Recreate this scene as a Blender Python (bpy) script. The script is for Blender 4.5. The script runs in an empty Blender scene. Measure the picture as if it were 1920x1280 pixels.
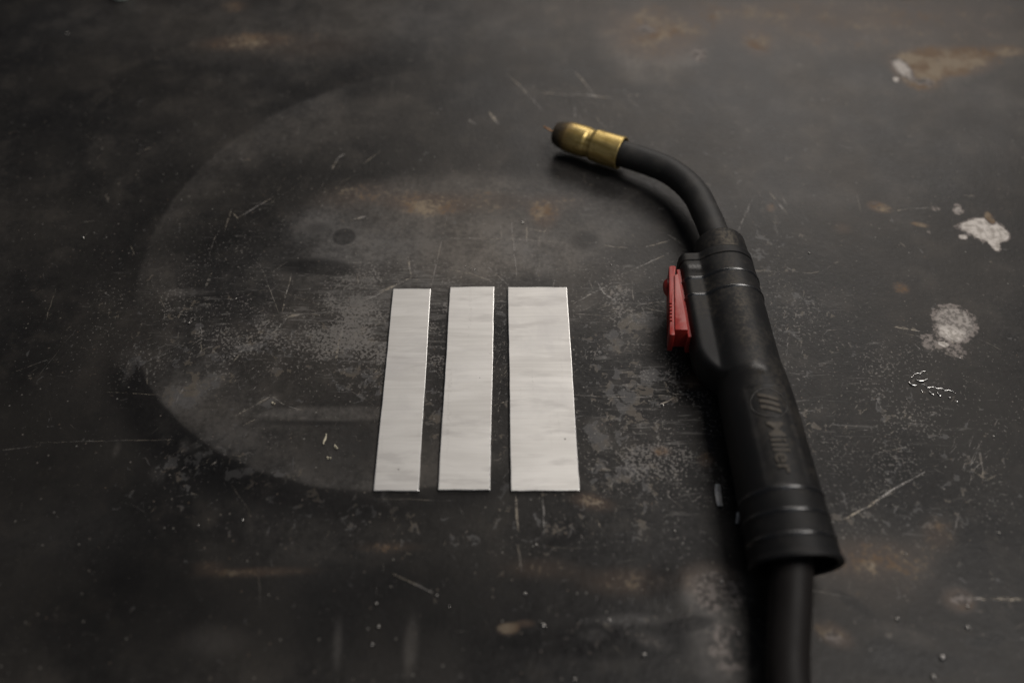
import bpy, bmesh, math, random
import numpy as np
from mathutils import Vector, Matrix

S = bpy.context.scene
COL = S.collection
R = math.radians
random.seed(7)
RNG = np.random.default_rng(11)

# ------------------------------------------------------------------ camera
F_PX = 1867.0                        # 35 mm lens on a 36 mm frame, 1920 px wide
CAM_H = 0.469
PITCH = math.atan(2180.0 / F_PX)
SP, CP = math.sin(PITCH), math.cos(PITCH)
cam_d = bpy.data.cameras.new('camera')
cam = bpy.data.objects.new('camera', cam_d)
COL.objects.link(cam)
cam_d.sensor_width = 36.0
cam_d.lens = 35.0
cam_d.clip_start = 0.01
cam_d.clip_end = 50.0
cam.location = (0, 0, CAM_H)
cam.rotation_euler = (math.pi / 2 - PITCH, 0, 0)
cam_d.dof.use_dof = True
cam_d.dof.focus_distance = 0.612
cam_d.dof.aperture_fstop = 2.9
cam_d.dof.aperture_blades = 9
S.camera = cam

# ------------------------------------------------------------------ light (workshop lamps, no daylight)
W = bpy.data.worlds.new('World')
S.world = W
W.use_nodes = True
bg = W.node_tree.nodes['Background']
bg.inputs[0].default_value = (0.78, 0.85, 1.0, 1)
bg.inputs[1].default_value = 0.045


def area(name, loc, target, size, size_y, power, color, spread=180):
    d = bpy.data.lights.new(name, 'AREA')
    d.shape = 'RECTANGLE'
    d.size, d.size_y = size, size_y
    d.energy = power
    d.color = color
    d.spread = R(spread)
    o = bpy.data.objects.new(name, d)
    COL.objects.link(o)
    o.location = loc
    o.rotation_euler = (Vector(target) - Vector(loc)).to_track_quat('-Z', 'Y').to_euler()
    return o


area('bench_lamp', (0.70, 0.46, 1.26), (0.02, 0.50, 0), 0.65, 0.65, 2.2, (1.0, 0.95, 0.90), 66)
area('workshop_lamp', (0.55, 2.0, 1.08), (0.12, 0.72, 0), 1.3, 0.7, 5.6, (1.0, 0.935, 0.875), 120)
area('ceiling_tube', (0.45, -0.7, 1.6), (0.08, 0.45, 0), 1.2, 0.25, 1.7, (0.82, 0.90, 1.0))

S.cycles.max_bounces = 5
S.cycles.diffuse_bounces = 2
S.cycles.glossy_bounces = 3
S.cycles.transparent_max_bounces = 6
S.view_settings.view_transform = 'Standard'
S.view_settings.look = 'None'
S.view_settings.exposure = 0.0
S.view_settings.gamma = 1.0
S.view_settings.use_curve_mapping = False


# ------------------------------------------------------------------ helpers
def at(x, y, z=0.0):
    """point of the bench at height z that was measured at photo pixel x, y"""
    u, v = (x - 960) / F_PX, (y - 640) / F_PX
    t = (CAM_H - z) / (SP + v * CP)
    return Vector((u * t, t * (CP - v * SP), z))


def link_mesh(name, verts, faces, mat, parent=None, smooth=False):
    me = bpy.data.meshes.new(name)
    me.from_pydata([tuple(v) for v in verts], [], faces)
    me.update()
    if smooth:
        me.polygons.foreach_set('use_smooth', [True] * len(me.polygons))
    if mat:
        me.materials.append(mat)
    o = bpy.data.objects.new(name, me)
    COL.objects.link(o)
    if parent:
        o.parent = parent
    return o


def link_bm(name, bm, mat, parent=None, smooth=False):
    bmesh.ops.recalc_face_normals(bm, faces=bm.faces[:])
    me = bpy.data.meshes.new(name)
    bm.to_mesh(me)
    bm.free()
    if smooth:
        me.polygons.foreach_set('use_smooth', [True] * len(me.polygons))
    if mat:
        me.materials.append(mat)
    o = bpy.data.objects.new(name, me)
    COL.objects.link(o)
    if parent:
        o.parent = parent
    return o


def auto_smooth(o, deg=35):
    me = o.data
    me.polygons.foreach_set('use_smooth', [True] * len(me.polygons))
    bm = bmesh.new()
    bm.from_mesh(me)
    for e in bm.edges:
        if len(e.link_faces) == 2 and e.calc_face_angle(0) > R(deg):
            e.smooth = False
    bm.to_mesh(me)
    bm.free()


def tag(o, label=None, cat=None, group=None, kind=None):
    if label:
        o['label'] = label
    if cat:
        o['category'] = cat
    if group:
        o['group'] = group
    if kind:
        o['kind'] = kind
    return o


class NT:
    """small node-tree writer"""
    def __init__(self, name, dim='3D'):
        self.dim = dim
        self.mat = bpy.data.materials.new(name)
        self.mat.use_nodes = True
        self.t = self.mat.node_tree
        self.bsdf = self.t.nodes['Principled BSDF']
        self.out = self.t.nodes['Material Output']

    def n(self, typ, **kw):
        nd = self.t.nodes.new(typ)
        for k, v in kw.items():
            setattr(nd, k, v)
        return nd

    def put(self, sock, v):
        if isinstance(v, bpy.types.NodeSocket):
            self.t.links.new(v, sock)
        elif isinstance(v, (tuple, list)) and len(v) == 3 and sock.type == 'RGBA':
            sock.default_value = (*v, 1)
        else:
            sock.default_value = v

    def coord(self, which='Object'):
        return self.n('ShaderNodeTexCoord').outputs[which]

    def mapping(self, vec, loc=(0, 0, 0), rot=(0, 0, 0), scale=(1, 1, 1)):
        m = self.n('ShaderNodeMapping')
        self.put(m.inputs[0], vec)
        m.inputs[1].default_value = loc
        m.inputs[2].default_value = rot
        m.inputs[3].default_value = scale
        return m.outputs[0]

    def noise(self, vec, scale, detail=4, rough=0.55, dist=0.0, col=False):
        m = self.n('ShaderNodeTexNoise')
        m.noise_dimensions = self.dim
        self.put(m.inputs['Vector'], vec)
        m.inputs['Scale'].default_value = scale
        m.inputs['Detail'].default_value = detail
        m.inputs['Roughness'].default_value = rough
        m.inputs['Distortion'].default_value = dist
        return m.outputs[1 if col else 0]

    def math(self, op, a, b=0.0, c=None, clamp=False):
        m = self.n('ShaderNodeMath', operation=op, use_clamp=clamp)
        self.put(m.inputs[0], a)
        self.put(m.inputs[1], b)
        if c is not None:
            self.put(m.inputs[2], c)
        return m.outputs[0]

    def step(self, v, a, b, oa=0.0, ob=1.0):
        m = self.n('ShaderNodeMapRange', interpolation_type='SMOOTHSTEP')
        self.put(m.inputs[0], v)
        self.put(m.inputs[1], a)
        self.put(m.inputs[2], b)
        self.put(m.inputs[3], oa)
        self.put(m.inputs[4], ob)
        return m.outputs[0]

    def mix(self, fac, a, b):
        m = self.n('ShaderNodeMix', data_type='RGBA')
        self.put(m.inputs[0], fac)
        self.put(m.inputs[6], a)
        self.put(m.inputs[7], b)
        return m.outputs[2]

    def mixf(self, fac, a, b):
        m = self.n('ShaderNodeMix', data_type='FLOAT')
        self.put(m.inputs[0], fac)
        self.put(m.inputs[2], a)
        self.put(m.inputs[3], b)
        return m.outputs[0]

    def bump(self, h, strength, dist):
        m = self.n('ShaderNodeBump')
        m.inputs['Strength'].default_value = strength
        m.inputs['Distance'].default_value = dist
        self.put(m.inputs['Height'], h)
        return m.outputs[0]

    def attr(self, name):
        return self.n('ShaderNodeAttribute', attribute_name=name)

    def sep(self, v):
        m = self.n('ShaderNodeSeparateXYZ')
        self.put(m.inputs[0], v)
        return m.outputs

    def sepc(self, v):
        m = self.n('ShaderNodeSeparateColor')
        self.put(m.inputs[0], v)
        return m.outputs

    def set(self, **kw):
        for k, v in kw.items():
            self.put(self.bsdf.inputs[k.replace('_', ' ')], v)
        return self.mat


# ------------------------------------------------------------------ materials
def mat_table():
    m = NT('worn_steel_bench', '2D')
    P = m.coord()
    A = m.sepc(m.attr('wear_a').outputs['Color'])     # dust, rust, pale
    B = m.sepc(m.attr('wear_b').outputs['Color'])     # flake, oil, scuff
    dust_sheen, rust, pale = A[0], A[1], A[2]
    flake, oil, scuff = B[0], B[1], B[2]
    big = m.noise(P, 9, 5, .6)
    mid = m.noise(P, 38, 5, .62)
    fine = m.noise(P, 260, 4, .65)
    strk = m.noise(m.mapping(P, rot=(0, 0, R(24)), scale=(14, 90, 1)), 3, 5, .65, .3)
    strk2 = m.noise(m.mapping(P, rot=(0, 0, R(-38)), scale=(12, 110, 1)), 3, 5, .65, .3)
    base = m.mix(m.step(big, .32, .68), (.0085, .0082, .0082), (.0200, .0185, .0170))
    base = m.mix(m.math('MULTIPLY', m.step(mid, .5, .75), .5), base, (.040, .035, .030))
    # dust / rubbed film
    d = m.math('MULTIPLY', dust_sheen, m.step(m.math('ADD', m.math('MULTIPLY', mid, .55), m.math('MULTIPLY', fine, .45)), .30, .68, .45, 1.25), clamp=True)
    c = m.mix(d, base, m.mix(m.step(big, .3, .7), (.128, .121, .115), (.146, .130, .114)))
    # flaked scale: grey islands with hard edges
    fl_n = m.math('ADD', m.math('MULTIPLY', m.noise(P, 150, 4, .58, .6), .72), m.math('MULTIPLY', fine, .28))
    fl = m.step(m.math('ADD', fl_n, m.math('MULTIPLY', flake, m.step(m.noise(P, 34, 3, .6), .36, .64, .02, .29))), .66, .70)
    tint = m.mix(m.step(m.noise(P, 60, 3), .45, .62), (.078, .075, .074), (.105, .088, .069))
    c = m.mix(m.math('MULTIPLY', fl, .62), c, tint)
    # fine crazed speckle
    sp = m.step(m.math('ADD', m.noise(P, 520, 3, .65), m.math('MULTIPLY', m.math('ADD', scuff, m.math('MULTIPLY', flake, .4)), m.step(m.noise(P, 24, 4, .65), .40, .66, .05, .26))), .715, .77)
    c = m.mix(m.math('MULTIPLY', sp, .55), c, (.20, .185, .17))
    # directional rubbing
    ss = m.step(m.math('ADD', m.math('MAXIMUM', strk, strk2), m.math('MULTIPLY', scuff, .22)), .72, .86)
    c = m.mix(m.math('MULTIPLY', ss, .40), c, (.17, .16, .15))
    # rust and tan residue
    rn = m.math('ADD', rust, m.math('MULTIPLY', m.math('SUBTRACT', m.math('ADD', m.math('MULTIPLY', mid, .5), m.math('MULTIPLY', fine, .5)), .5), 2.6))
    rm = m.step(rn, .30, .80)
    rm = m.math('MULTIPLY', rm, m.step(rust, .02, .15))
    c = m.mix(m.step(rust, .0, .5, 0, .42), c, (.115, .078, .056))
    rcol = m.mix(m.step(m.noise(P, 45, 4), .40, .62), (.145, .092, .052), (.245, .195, .135))
    c = m.mix(m.math('MULTIPLY', rm, .72), c, rcol)
    # pale bare patches
    pn = m.math('ADD', pale, m.math('MULTIPLY', m.math('SUBTRACT', m.math('ADD', m.math('MULTIPLY', m.noise(P, 90, 5, .7), .6), m.math('MULTIPLY', fine, .4)), .5), .8))
    pm = m.step(pn, .30, .48)
    pm = m.math('MULTIPLY', pm, m.step(pale, .05, .2))
    pcol = m.mix(m.step(fine, .35, .62), (.33, .30, .27), (.54, .50, .46))
    pcol = m.mix(m.step(pale, .55, .98), m.mix(m.step(fine, .40, .6), (.06, .054, .05), (.20, .175, .16)), pcol)
    c = m.mix(pm, c, pcol)
    # oil / soot stain
    om = m.math('MULTIPLY', m.step(m.math('ADD', oil, m.math('MULTIPLY', m.math('SUBTRACT', m.math('ADD', m.math('MULTIPLY', mid, .6), m.math('MULTIPLY', fine, .4)), .5), 1.1)), .16, .58), m.step(oil, .03, .25))
    c = m.mix(m.math('MULTIPLY', om, .58), c, (.0055, .0055, .006))
    # pin-prick grit
    v = m.n('ShaderNodeTexVoronoi', feature='F1', voronoi_dimensions='2D')
    m.put(v.inputs['Vector'], P)
    v.inputs['Scale'].default_value = 210
    vr = m.sepc(v.outputs['Color'])
    pin = m.math('MULTIPLY', m.step(v.outputs['Distance'], .06, .15, 1, 0), m.step(vr[0], .94, .96))
    c = m.mix(m.math('MULTIPLY', pin, .6), c, m.mix(vr[1], (.10, .07, .05), (.26, .25, .23)))
    rough = m.mixf(m.step(big, .3, .7), .36, .46)
    rough = m.math('ADD', rough, m.math('MULTIPLY', m.math('SUBTRACT', fine, .5), .22))
    rough = m.mixf(d, rough, .62)
    rough = m.mixf(m.math('MAXIMUM', rm, pm), rough, .68)
    rough = m.mixf(fl, rough, .46)
    rough = m.math('SUBTRACT', rough, m.math('MULTIPLY', oil, .10), clamp=True)
    h = m.math('ADD', m.noise(P, 330, 4, .65), m.math('MULTIPLY', m.noise(P, 45, 3, .6), 1.2))
    return m.set(Base_Color=c, Roughness=rough, Specular_IOR_Level=m.mixf(fl, .20, .30), Normal=m.bump(h, .28, .0006))


def mat_scratch():
    m = NT('scratched_steel', '2D')
    P = m.coord()
    a = m.attr('op').outputs['Fac']
    brk = m.step(m.math('ADD', m.math('MULTIPLY', m.noise(P, 420, 4, .7), .6), m.math('MULTIPLY', m.noise(P, 120, 3), .4)), .40, .58)
    fac = m.math('MULTIPLY', m.math('MULTIPLY', a, .82), brk, clamp=True)
    c = m.mix(m.step(m.noise(P, 45, 2), .42, .6), (.52, .49, .46), (.56, .49, .39))
    m.set(Base_Color=c, Roughness=.5, Metallic=.3, Specular_IOR_Level=.5)
    tr = m.n('ShaderNodeBsdfTransparent')
    mx = m.n('ShaderNodeMixShader')
    m.put(mx.inputs[0], fac)
    m.t.links.new(tr.outputs[0], mx.inputs[1])
    m.t.links.new(m.bsdf.outputs[0], mx.inputs[2])
    m.t.links.new(mx.outputs[0], m.out.inputs[0])
    return m.mat


def mat_strip(seed):
    m = NT('brushed_aluminium')
    P = m.mapping(m.coord(), loc=(seed * .37, seed * 1.31, seed))
    warp = m.noise(P, 16, 2, .5, col=True)
    vm = m.n('ShaderNodeVectorMath', operation='MULTIPLY_ADD')
    m.put(vm.inputs[0], warp)
    vm.inputs[1].default_value = (.002, .0045, 0)
    m.put(vm.inputs[2], P)
    Q = vm.outputs[0]
    l1 = m.noise(m.mapping(Q, scale=(12, 620, 1)), 1, 6, .7)
    l2 = m.noise(m.mapping(Q, rot=(0, 0, R(-17)), scale=(10, 240, 1)), 1, 5, .65)
    l4 = m.noise(m.mapping(Q, rot=(0, 0, R(15)), scale=(10, 300, 1)), 1, 5, .65)
    l2 = m.mixf(m.step(m.noise(P, 30, 2), .45, .55), l2, l4)
    l3 = m.noise(m.mapping(Q, rot=(0, 0, R(-10)), scale=(16, 48, 1)), 1, 3, .5)
    cloud = m.noise(P, 24, 5, .6, .6)
    g = m.math('ADD', m.math('MULTIPLY', l1, .30), m.math('ADD', m.math('MULTIPLY', l2, .36), m.math('MULTIPLY', l3, .34)))
    c = m.mix(m.step(g, .34, .66), (.585, .566, .536), (.725, .707, .676))
    c = m.mix(m.step(cloud, .46, .74, 0, .55), c, (.53, .515, .505))
    sm1 = m.noise(m.mapping(Q, rot=(0, 0, R(-24)), scale=(22, 85, 1)), 1, 4, .6)
    sm2 = m.noise(m.mapping(Q, rot=(0, 0, R(13)), scale=(18, 120, 1)), 1, 4, .6)
    c = m.mix(m.math('MULTIPLY', m.step(sm1, .52, .68), .60), c, (.50, .48, .46))
    c = m.mix(m.math('MULTIPLY', m.step(sm2, .54, .68), .50), c, (.76, .74, .71))
    # long rolled-in streak along the strip, and pits
    st = m.math('MULTIPLY', m.step(m.noise(m.mapping(P, scale=(260, 7, 1)), 1, 3, .6), .60, .74), m.step(m.noise(P, 620, 3, .6), .45, .62))
    c = m.mix(m.math('MULTIPLY', st, .30), c, (.32, .30, .28))
    v = m.n('ShaderNodeTexVoronoi', feature='F1')
    m.put(v.inputs['Vector'], P)
    v.inputs['Scale'].default_value = 170
    vr = m.sepc(v.outputs['Color'])
    pit = m.math('MULTIPLY', m.step(v.outputs['Distance'], .06, .13, 1, 0), m.step(vr[0], .955, .965))
    c = m.mix(m.math('MULTIPLY', pit, .8), c, (.10, .09, .085))
    rough = m.mixf(g, .60, .44)
    rough = m.math('ADD', rough, m.math('MULTIPLY', cloud, .10))
    return m.set(Base_Color=c, Metallic=.75, Roughness=rough, Normal=m.bump(m.math('ADD', l1, m.math('MULTIPLY', l2, .5)), .22, .00012))


def ellipse_mask(m, P, cx, cy, rx, ry, rot=0.0, soft=.35):
    q = m.mapping(P, loc=(-cx, -cy, 0))
    q = m.mapping(q, rot=(0, 0, -rot))
    q = m.mapping(q, scale=(1 / rx, 1 / ry, 0))
    vm = m.n('ShaderNodeVectorMath', operation='LENGTH')
    m.put(vm.inputs[0], q)
    return m.step(vm.outputs['Value'], 1 - soft, 1 + soft, 1, 0)


def mat_plastic(name, base=(.0088, .0087, .0090), rough=.50, grain=900, grain_h=.00010, polish=(), spec=.22, dusty=()):
    m = NT(name)
    P = m.coord()
    g = m.noise(P, grain, 3, .6)
    mid = m.noise(P, 70, 5, .65)
    fine = m.noise(P, 420, 4, .7)
    dustm = m.step(m.math('ADD', m.math('MULTIPLY', mid, .6), m.math('MULTIPLY', fine, .4)), .50, .76, 0, .5)
    c = m.mix(dustm, base, (.034, .030, .026))
    for (cx, cy, rx, ry, k) in dusty:
        dk = m.math('MULTIPLY', ellipse_mask(m, P, cx, cy, rx, ry, 0, .8), m.step(m.math('ADD', m.math('MULTIPLY', mid, .5), m.math('MULTIPLY', fine, .5)), .42, .66))
        c = m.mix(m.math('MULTIPLY', dk, k), c, (.105, .088, .066))
    sc = m.math('MULTIPLY', m.step(m.noise(m.mapping(P, scale=(22, 240, 60)), 1, 4, .7, .4), .70, .76), m.step(m.noise(P, 55, 2), .5, .6))
    c = m.mix(m.math('MULTIPLY', sc, .5), c, (.075, .068, .058))
    r = m.math('ADD', rough, m.math('MULTIPLY', m.math('SUBTRACT', mid, .5), .25))
    r = m.mixf(dustm, r, .72)
    hs = .28
    for (cx, cy, rx, ry, rot) in polish:
        k = m.math('MULTIPLY', ellipse_mask(m, P, cx, cy, rx, ry, rot), m.step(fine, .35, .6, .4, 1))
        r = m.mixf(k, r, .22)
    return m.set(Base_Color=c, Roughness=r, Specular_IOR_Level=spec, Normal=m.bump(g, hs, grain_h))


def mat_simple(name, col, rough=.5, metal=0.0, bump=0.0, scale=200, var=.3, spec=.5):
    m = NT(name)
    P = m.coord()
    n1 = m.noise(P, scale, 4, .6)
    dk = tuple(x * (1 - var) for x in col)
    c = m.mix(m.step(n1, .35, .65), dk, col)
    kw = dict(Base_Color=c, Roughness=m.math('ADD', rough - .06, m.math('MULTIPLY', n1, .12)), Metallic=metal, Specular_IOR_Level=spec)
    if bump:
        kw['Normal'] = m.bump(n1, .4, bump)
    return m.set(**kw)


def mat_neck():
    m = NT('black_neck_jacket')
    P = m.coord()
    s = m.attr('len').outputs['Fac']
    w = m.math('SINE', m.math('MULTIPLY', s, 2 * math.pi / .0011))
    f = m.noise(P, 380, 4, .7)
    mid = m.noise(P, 60, 4, .6)
    c = m.mix(m.step(mid, .45, .72), (.0125, .012, .0115), (.030, .027, .024))
    h = m.math('ADD', m.math('MULTIPLY', w, .5), m.math('MULTIPLY', f, .8))
    return m.set(Base_Color=c, Roughness=m.mixf(mid, .50, .66), Specular_IOR_Level=.42, Normal=m.bump(h, .35, .00018))


def mat_brass():
    m = NT('heat_stained_brass')
    P = m.coord()
    X = m.sep(P)
    n1 = m.noise(P, 130, 5, .65)
    n2 = m.noise(m.mapping(P, scale=(60, 520, 520)), 1, 4, .6)
    n3 = m.noise(P, 420, 4, .7)
    c = m.mix(m.step(n2, .35, .65), (.52, .37, .120), (.72, .555, .235))
    c = m.mix(m.step(n1, .52, .72, 0, .65), c, (.20, .125, .045))
    heat = m.math('ADD', X[0], m.math('MULTIPLY', m.math('SUBTRACT', n1, .5), .012))
    c = m.mix(m.step(heat, .008, .022, .70, 0), c, (.22, .135, .06))
    soot = m.step(heat, .005, .0150, .95, 0)
    c = m.mix(soot, c, (.024, .018, .013))
    pit = m.step(n3, .70, .74)
    c = m.mix(m.math('MULTIPLY', pit, .8), c, (.03, .022, .014))
    met = m.mixf(soot, .95, .15)
    r = m.mixf(soot, m.mixf(n1, .32, .56), .75)
    return m.set(Base_Color=c, Metallic=met, Roughness=r, Normal=m.bump(m.math('ADD', n1, m.math('MULTIPLY', n3, .4)), .35, .0004))


def mat_red(worn=False):
    m = NT('worn_red_plastic' if worn else 'red_plastic')
    P = m.coord()
    n1 = m.noise(P, 150, 5, .65)
    n2 = m.noise(P, 700, 4, .7)
    c = m.mix(m.step(n1, .35, .7), (.235, .017, .014), (.33, .028, .020))
    grime = m.step(m.math('ADD', m.math('MULTIPLY', n1, .5), m.math('MULTIPLY', n2, .5)), .53, .68, 0, .6)
    c = m.mix(grime, c, (.085, .022, .018))
    r = m.mixf(grime, .40, .62)
    if worn:
        br = m.noise(m.mapping(P, scale=(40, 700, 60)), 1, 4, .65)
        k = m.math('MULTIPLY', m.step(m.math('ADD', m.sep(P)[1], m.math('MULTIPLY', m.math('SUBTRACT', n1, .5), .010)), -.0385, -.0358),
                   m.step(m.math('ADD', m.sep(P)[0], m.math('MULTIPLY', m.math('SUBTRACT', n1, .5), .012)), .080, .086, 1, 0))
        k = m.math('MULTIPLY', k, m.step(br, .3, .6, .55, 1))
        c = m.mix(m.math('MULTIPLY', k, .36), c, (.46, .22, .20))
        r = m.mixf(k, r, .42)
    return m.set(Base_Color=c, Roughness=r, Specular_IOR_Level=.45, Normal=m.bump(n2, .2, .0002))


M_TABLE = mat_table()
M_SCR = mat_scratch()
M_PLASTIC = mat_plastic('black_grip_plastic', polish=((.0335, -.0205, .0038, .0080, R(-14)), (.1215, -.0005, .0060, .0055, 0)),
                        dusty=((.080, -.001, .034, .005, .55), (.150, .006, .05, .012, .25), (.05, -.015, .03, .02, .2)))
M_GLOSS = mat_plastic('black_rib_plastic', rough=.24, grain=1400, grain_h=.00002, spec=.9)
M_COLLAR = mat_plastic('black_collar_plastic', rough=.58, dusty=((.012, .001, .016, .005, .8), (.012, .0, .02, .02, .2)))
M_CABLE = mat_plastic('black_cable_rubber', base=(.014, .0122, .0115), rough=.56, grain=1500, spec=.18)
M_NECK = mat_neck()
M_BRASS = mat_brass()
M_RED = mat_red()
M_REDW = mat_red(True)
M_COPPER = mat_simple('copper_wire', (.86, .46, .22), .38, .7, var=.2)
M_EMBLEM = mat_simple('worn_raised_lettering', (.070, .059, .046), .5, 0, var=.4, scale=500, spec=.25)
M_RING = mat_simple('black_raised_rim', (.032, .030, .027), .36, 0, var=.3, spec=.4)
M_BEAD = mat_simple('weld_spatter_steel', (.50, .48, .45), .30, 1.0, bump=.0003, scale=900)
M_CHIP = mat_simple('bright_metal_chip', (.80, .78, .75), .45, .25, bump=.0001, scale=800)
M_FLECK = mat_simple('tan_paint_fleck', (.55, .50, .38), .6, 0, scale=900)
M_DARK = mat_simple('dark_bore', (.006, .006, .006), .8, 0)
M_GLINT = mat_simple('shiny_glint', (.86, .85, .83), .20, 1.0, var=.05)
M_CUT = mat_simple('bright_cut_edge', (.80, .79, .77), .30, .9, var=.25, scale=500)
M_CAP = mat_simple('pale_green_plastic', (.62, .72, .66), .35, 0, var=.1)


# ------------------------------------------------------------------ the bench top (setting)
def axis(lo, hi, step, far):
    mid = np.arange(lo, hi + step / 2, step)
    a = lo - np.array(far[::-1])
    b = hi + np.array(far)
    return np.concatenate([a, mid, b])


FAR = [.02, .06, .14, .3, .5]
xs = axis(-.46, .46, .00105, FAR)
ys = axis(.17, .82, .00105, FAR)
GX, GY = np.meshgrid(xs, ys)
NX, NY = len(xs), len(ys)


def loc_scale(px, py):
    a = at(px, py)
    return a, (at(px + 1, py) - a).length, (at(px, py + 1) - a).length


def blob(px, py, rx, ry, ang=0.0, soft=.5):
    """soft ellipse on the bench; centre and radii as measured in the photo"""
    c, kx, ky = loc_scale(px, py)
    dx, dy = GX - c.x, GY - c.y
    ca, sa = math.cos(R(ang)), math.sin(R(ang))
    u = (dx * ca + dy * sa) / (rx * kx)
    v = (-dx * sa + dy * ca) / (ry * ky)
    d = np.sqrt(u * u + v * v)
    t = np.clip((1 + soft - d) / (2 * soft), 0, 1)
    return t * t * (3 - 2 * t)


def sstep(a, b, x):
    t = np.clip((x - a) / (b - a), 0, 1)
    return t * t * (3 - 2 * t)


def vnoise(scale, seed):
    """smooth value noise over the bench grid"""
    r = np.random.default_rng(seed)
    n = 96
    g = r.random((n, n))
    u, v = (GX + 2) / scale, (GY + 2) / scale
    i, j = np.floor(u).astype(int), np.floor(v).astype(int)
    fu, fv = u - i, v - j
    fu, fv = fu * fu * (3 - 2 * fu), fv * fv * (3 - 2 * fv)
    G = lambda a, b: g[a % n, b % n]
    return (G(i, j) * (1 - fu) + G(i + 1, j) * fu) * (1 - fv) + (G(i, j + 1) * (1 - fu) + G(i + 1, j + 1) * fu) * fv


Z0 = np.zeros_like(GX)
dust_sheen, rust, pale, flake, oil, scuff = (Z0.copy() for _ in range(6))
nA, nB, nC = vnoise(.09, 1), vnoise(.035, 2), vnoise(.014, 3)
# overall handled-steel film
dust_sheen += .05 + .16 * (nA - .3)
flake += .06
# big ring left by a round fixture: film inside its rim on the far left
rx, ry = GX + .0310, GY - .4786
rr, ra = np.hypot(rx, ry), np.degrees(np.arctan2(ry, rx)) % 360
arc = sstep(82, 118, ra) * (1 - sstep(176, 204, ra))
dust_sheen += arc * sstep(.2172 + (nC - .5) * .003, .2118 + (nB - .5) * .006, rr) * (.12 + .88 * sstep(.160, .212, rr)) * .115 * (.0 + 1.9 * nB)
dust_sheen += arc * np.exp(-((rr - .2140) / .0012) ** 2) * .07 * nC
oil += arc * np.exp(-((rr - .226) / .016) ** 2) * .22 * sstep(.212, .219, rr)
# smaller ring: brown film inside its near rim, dark oil outside
qx, qy = GX + .0753, GY - .4663
qr, qa = np.hypot(qx, qy), np.degrees(np.arctan2(qy, qx)) % 360
arc2 = sstep(196, 214, qa) * (1 - sstep(286, 305, qa))
edge = .1726 + (nC - .5) * .0016
dust_sheen += arc2 * sstep(edge + .0016, edge - .0026, qr) * (.20 + .8 * sstep(.118, .168, qr)) * .30 * (.25 + 1.3 * nB)
oil += arc2 * np.exp(-((qr - .182) / .013) ** 2) * .55 * (qr > edge)
# worn central disc behind the strips
dust_sheen += blob(880, 418, 315, 96, 0, .20) * .46 * (.6 + .7 * nB)
dust_sheen += blob(760, 480, 260, 95, 0, .5) * .20
dust_sheen += blob(1010, 500, 180, 80, 0, .6) * .18
rust += blob(800, 385, 60, 18, -4, .8) * .40
rust += blob(880, 378, 120, 20, 0, .8) * .25
rust += blob(1020, 405, 24, 22, 0, .8) * .50
rust += blob(680, 365, 80, 22, 12, .9) * .26
rust += blob(1045, 380, 50, 20, 0, .9) * .22
oil += blob(645, 444, 21, 15, 0, .35) * .8
oil += blob(598, 428, 26, 12, 0, .8) * .35
oil += blob(1096, 450, 30, 20, 0, .6) * .5
oil += blob(590, 500, 75, 16, -3, .6) * .6
oil += blob(655, 545, 60, 30, 20, .8) * .3
dust_sheen += blob(640, 470, 60, 30, 0, .6) * .10
# band crossing left of the strips
dust_sheen += blob(620, 775, 130, 13, 0, .35) * .34
oil += blob(560, 792, 90, 6, 0, .6) * .3
oil += blob(640, 850, 80, 55, 0, .6) * .35
dust_sheen += blob(690, 930, 220, 30, 0, .6) * .06
# far part: bench sheen painted in as a grey-brown haze, over dust and rust
dust_sheen += blob(1650, 150, 330, 110, -10, .8) * .34 * (.5 + nB)
dust_sheen += blob(1230, 190, 300, 80, 0, .8) * .14
dust_sheen += blob(1500, 330, 170, 80, 0, .8) * .26
dust_sheen += blob(650, 40, 420, 70, 0, .8) * .26
dust_sheen += blob(640, 225, 130, 35, 30, .8) * .16
rust += blob(450, 78, 70, 12, 8, .9) * .42
rust += blob(440, 12, 20, 10, 0, .9) * .40
rust += blob(560, 85, 120, 25, 0, .9) * .22
rust += blob(1500, 45, 220, 50, 0, .9) * .20
rust += blob(1840, 30, 180, 60, 0, .9) * .20
rust += blob(1250, 20, 350, 30, 0, .9) * .14
rust += blob(1225, 70, 78, 40, 0, .7) * .42
dust_sheen += blob(1215, 85, 78, 60, 0, .5) * .80 * (.5 + nC)
dust_sheen += blob(1290, 100, 40, 24, 0, .6) * .40
pale += blob(1310, 103, 16, 16, 0, .8) * .62
pale += blob(1212, 55, 28, 12, -30, .9) * .48
rust += blob(1420, 80, 22, 22, 0, .8) * .4
dust_sheen += blob(1500, 40, 560, 60, 0, .7) * .30 * (.5 + nB)
rust += blob(1560, 50, 420, 55, 0, .9) * .05
# ochre-and-white stain, upper right
rust += blob(1770, 116, 92, 26, 5, .45) * .70
dust_sheen += blob(1760, 120, 90, 30, 5, .5) * .45
rust += blob(1722, 138, 42, 30, 0, .4) * .72
rust += blob(1870, 96, 60, 10, 0, .6) * .45
pale += blob(1692, 128, 16, 20, 10, .45) * .85
pale += blob(1680, 149, 7, 5, 0, .5) * .95
pale += blob(1735, 155, 26, 10, 0, .7) * .46
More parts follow.
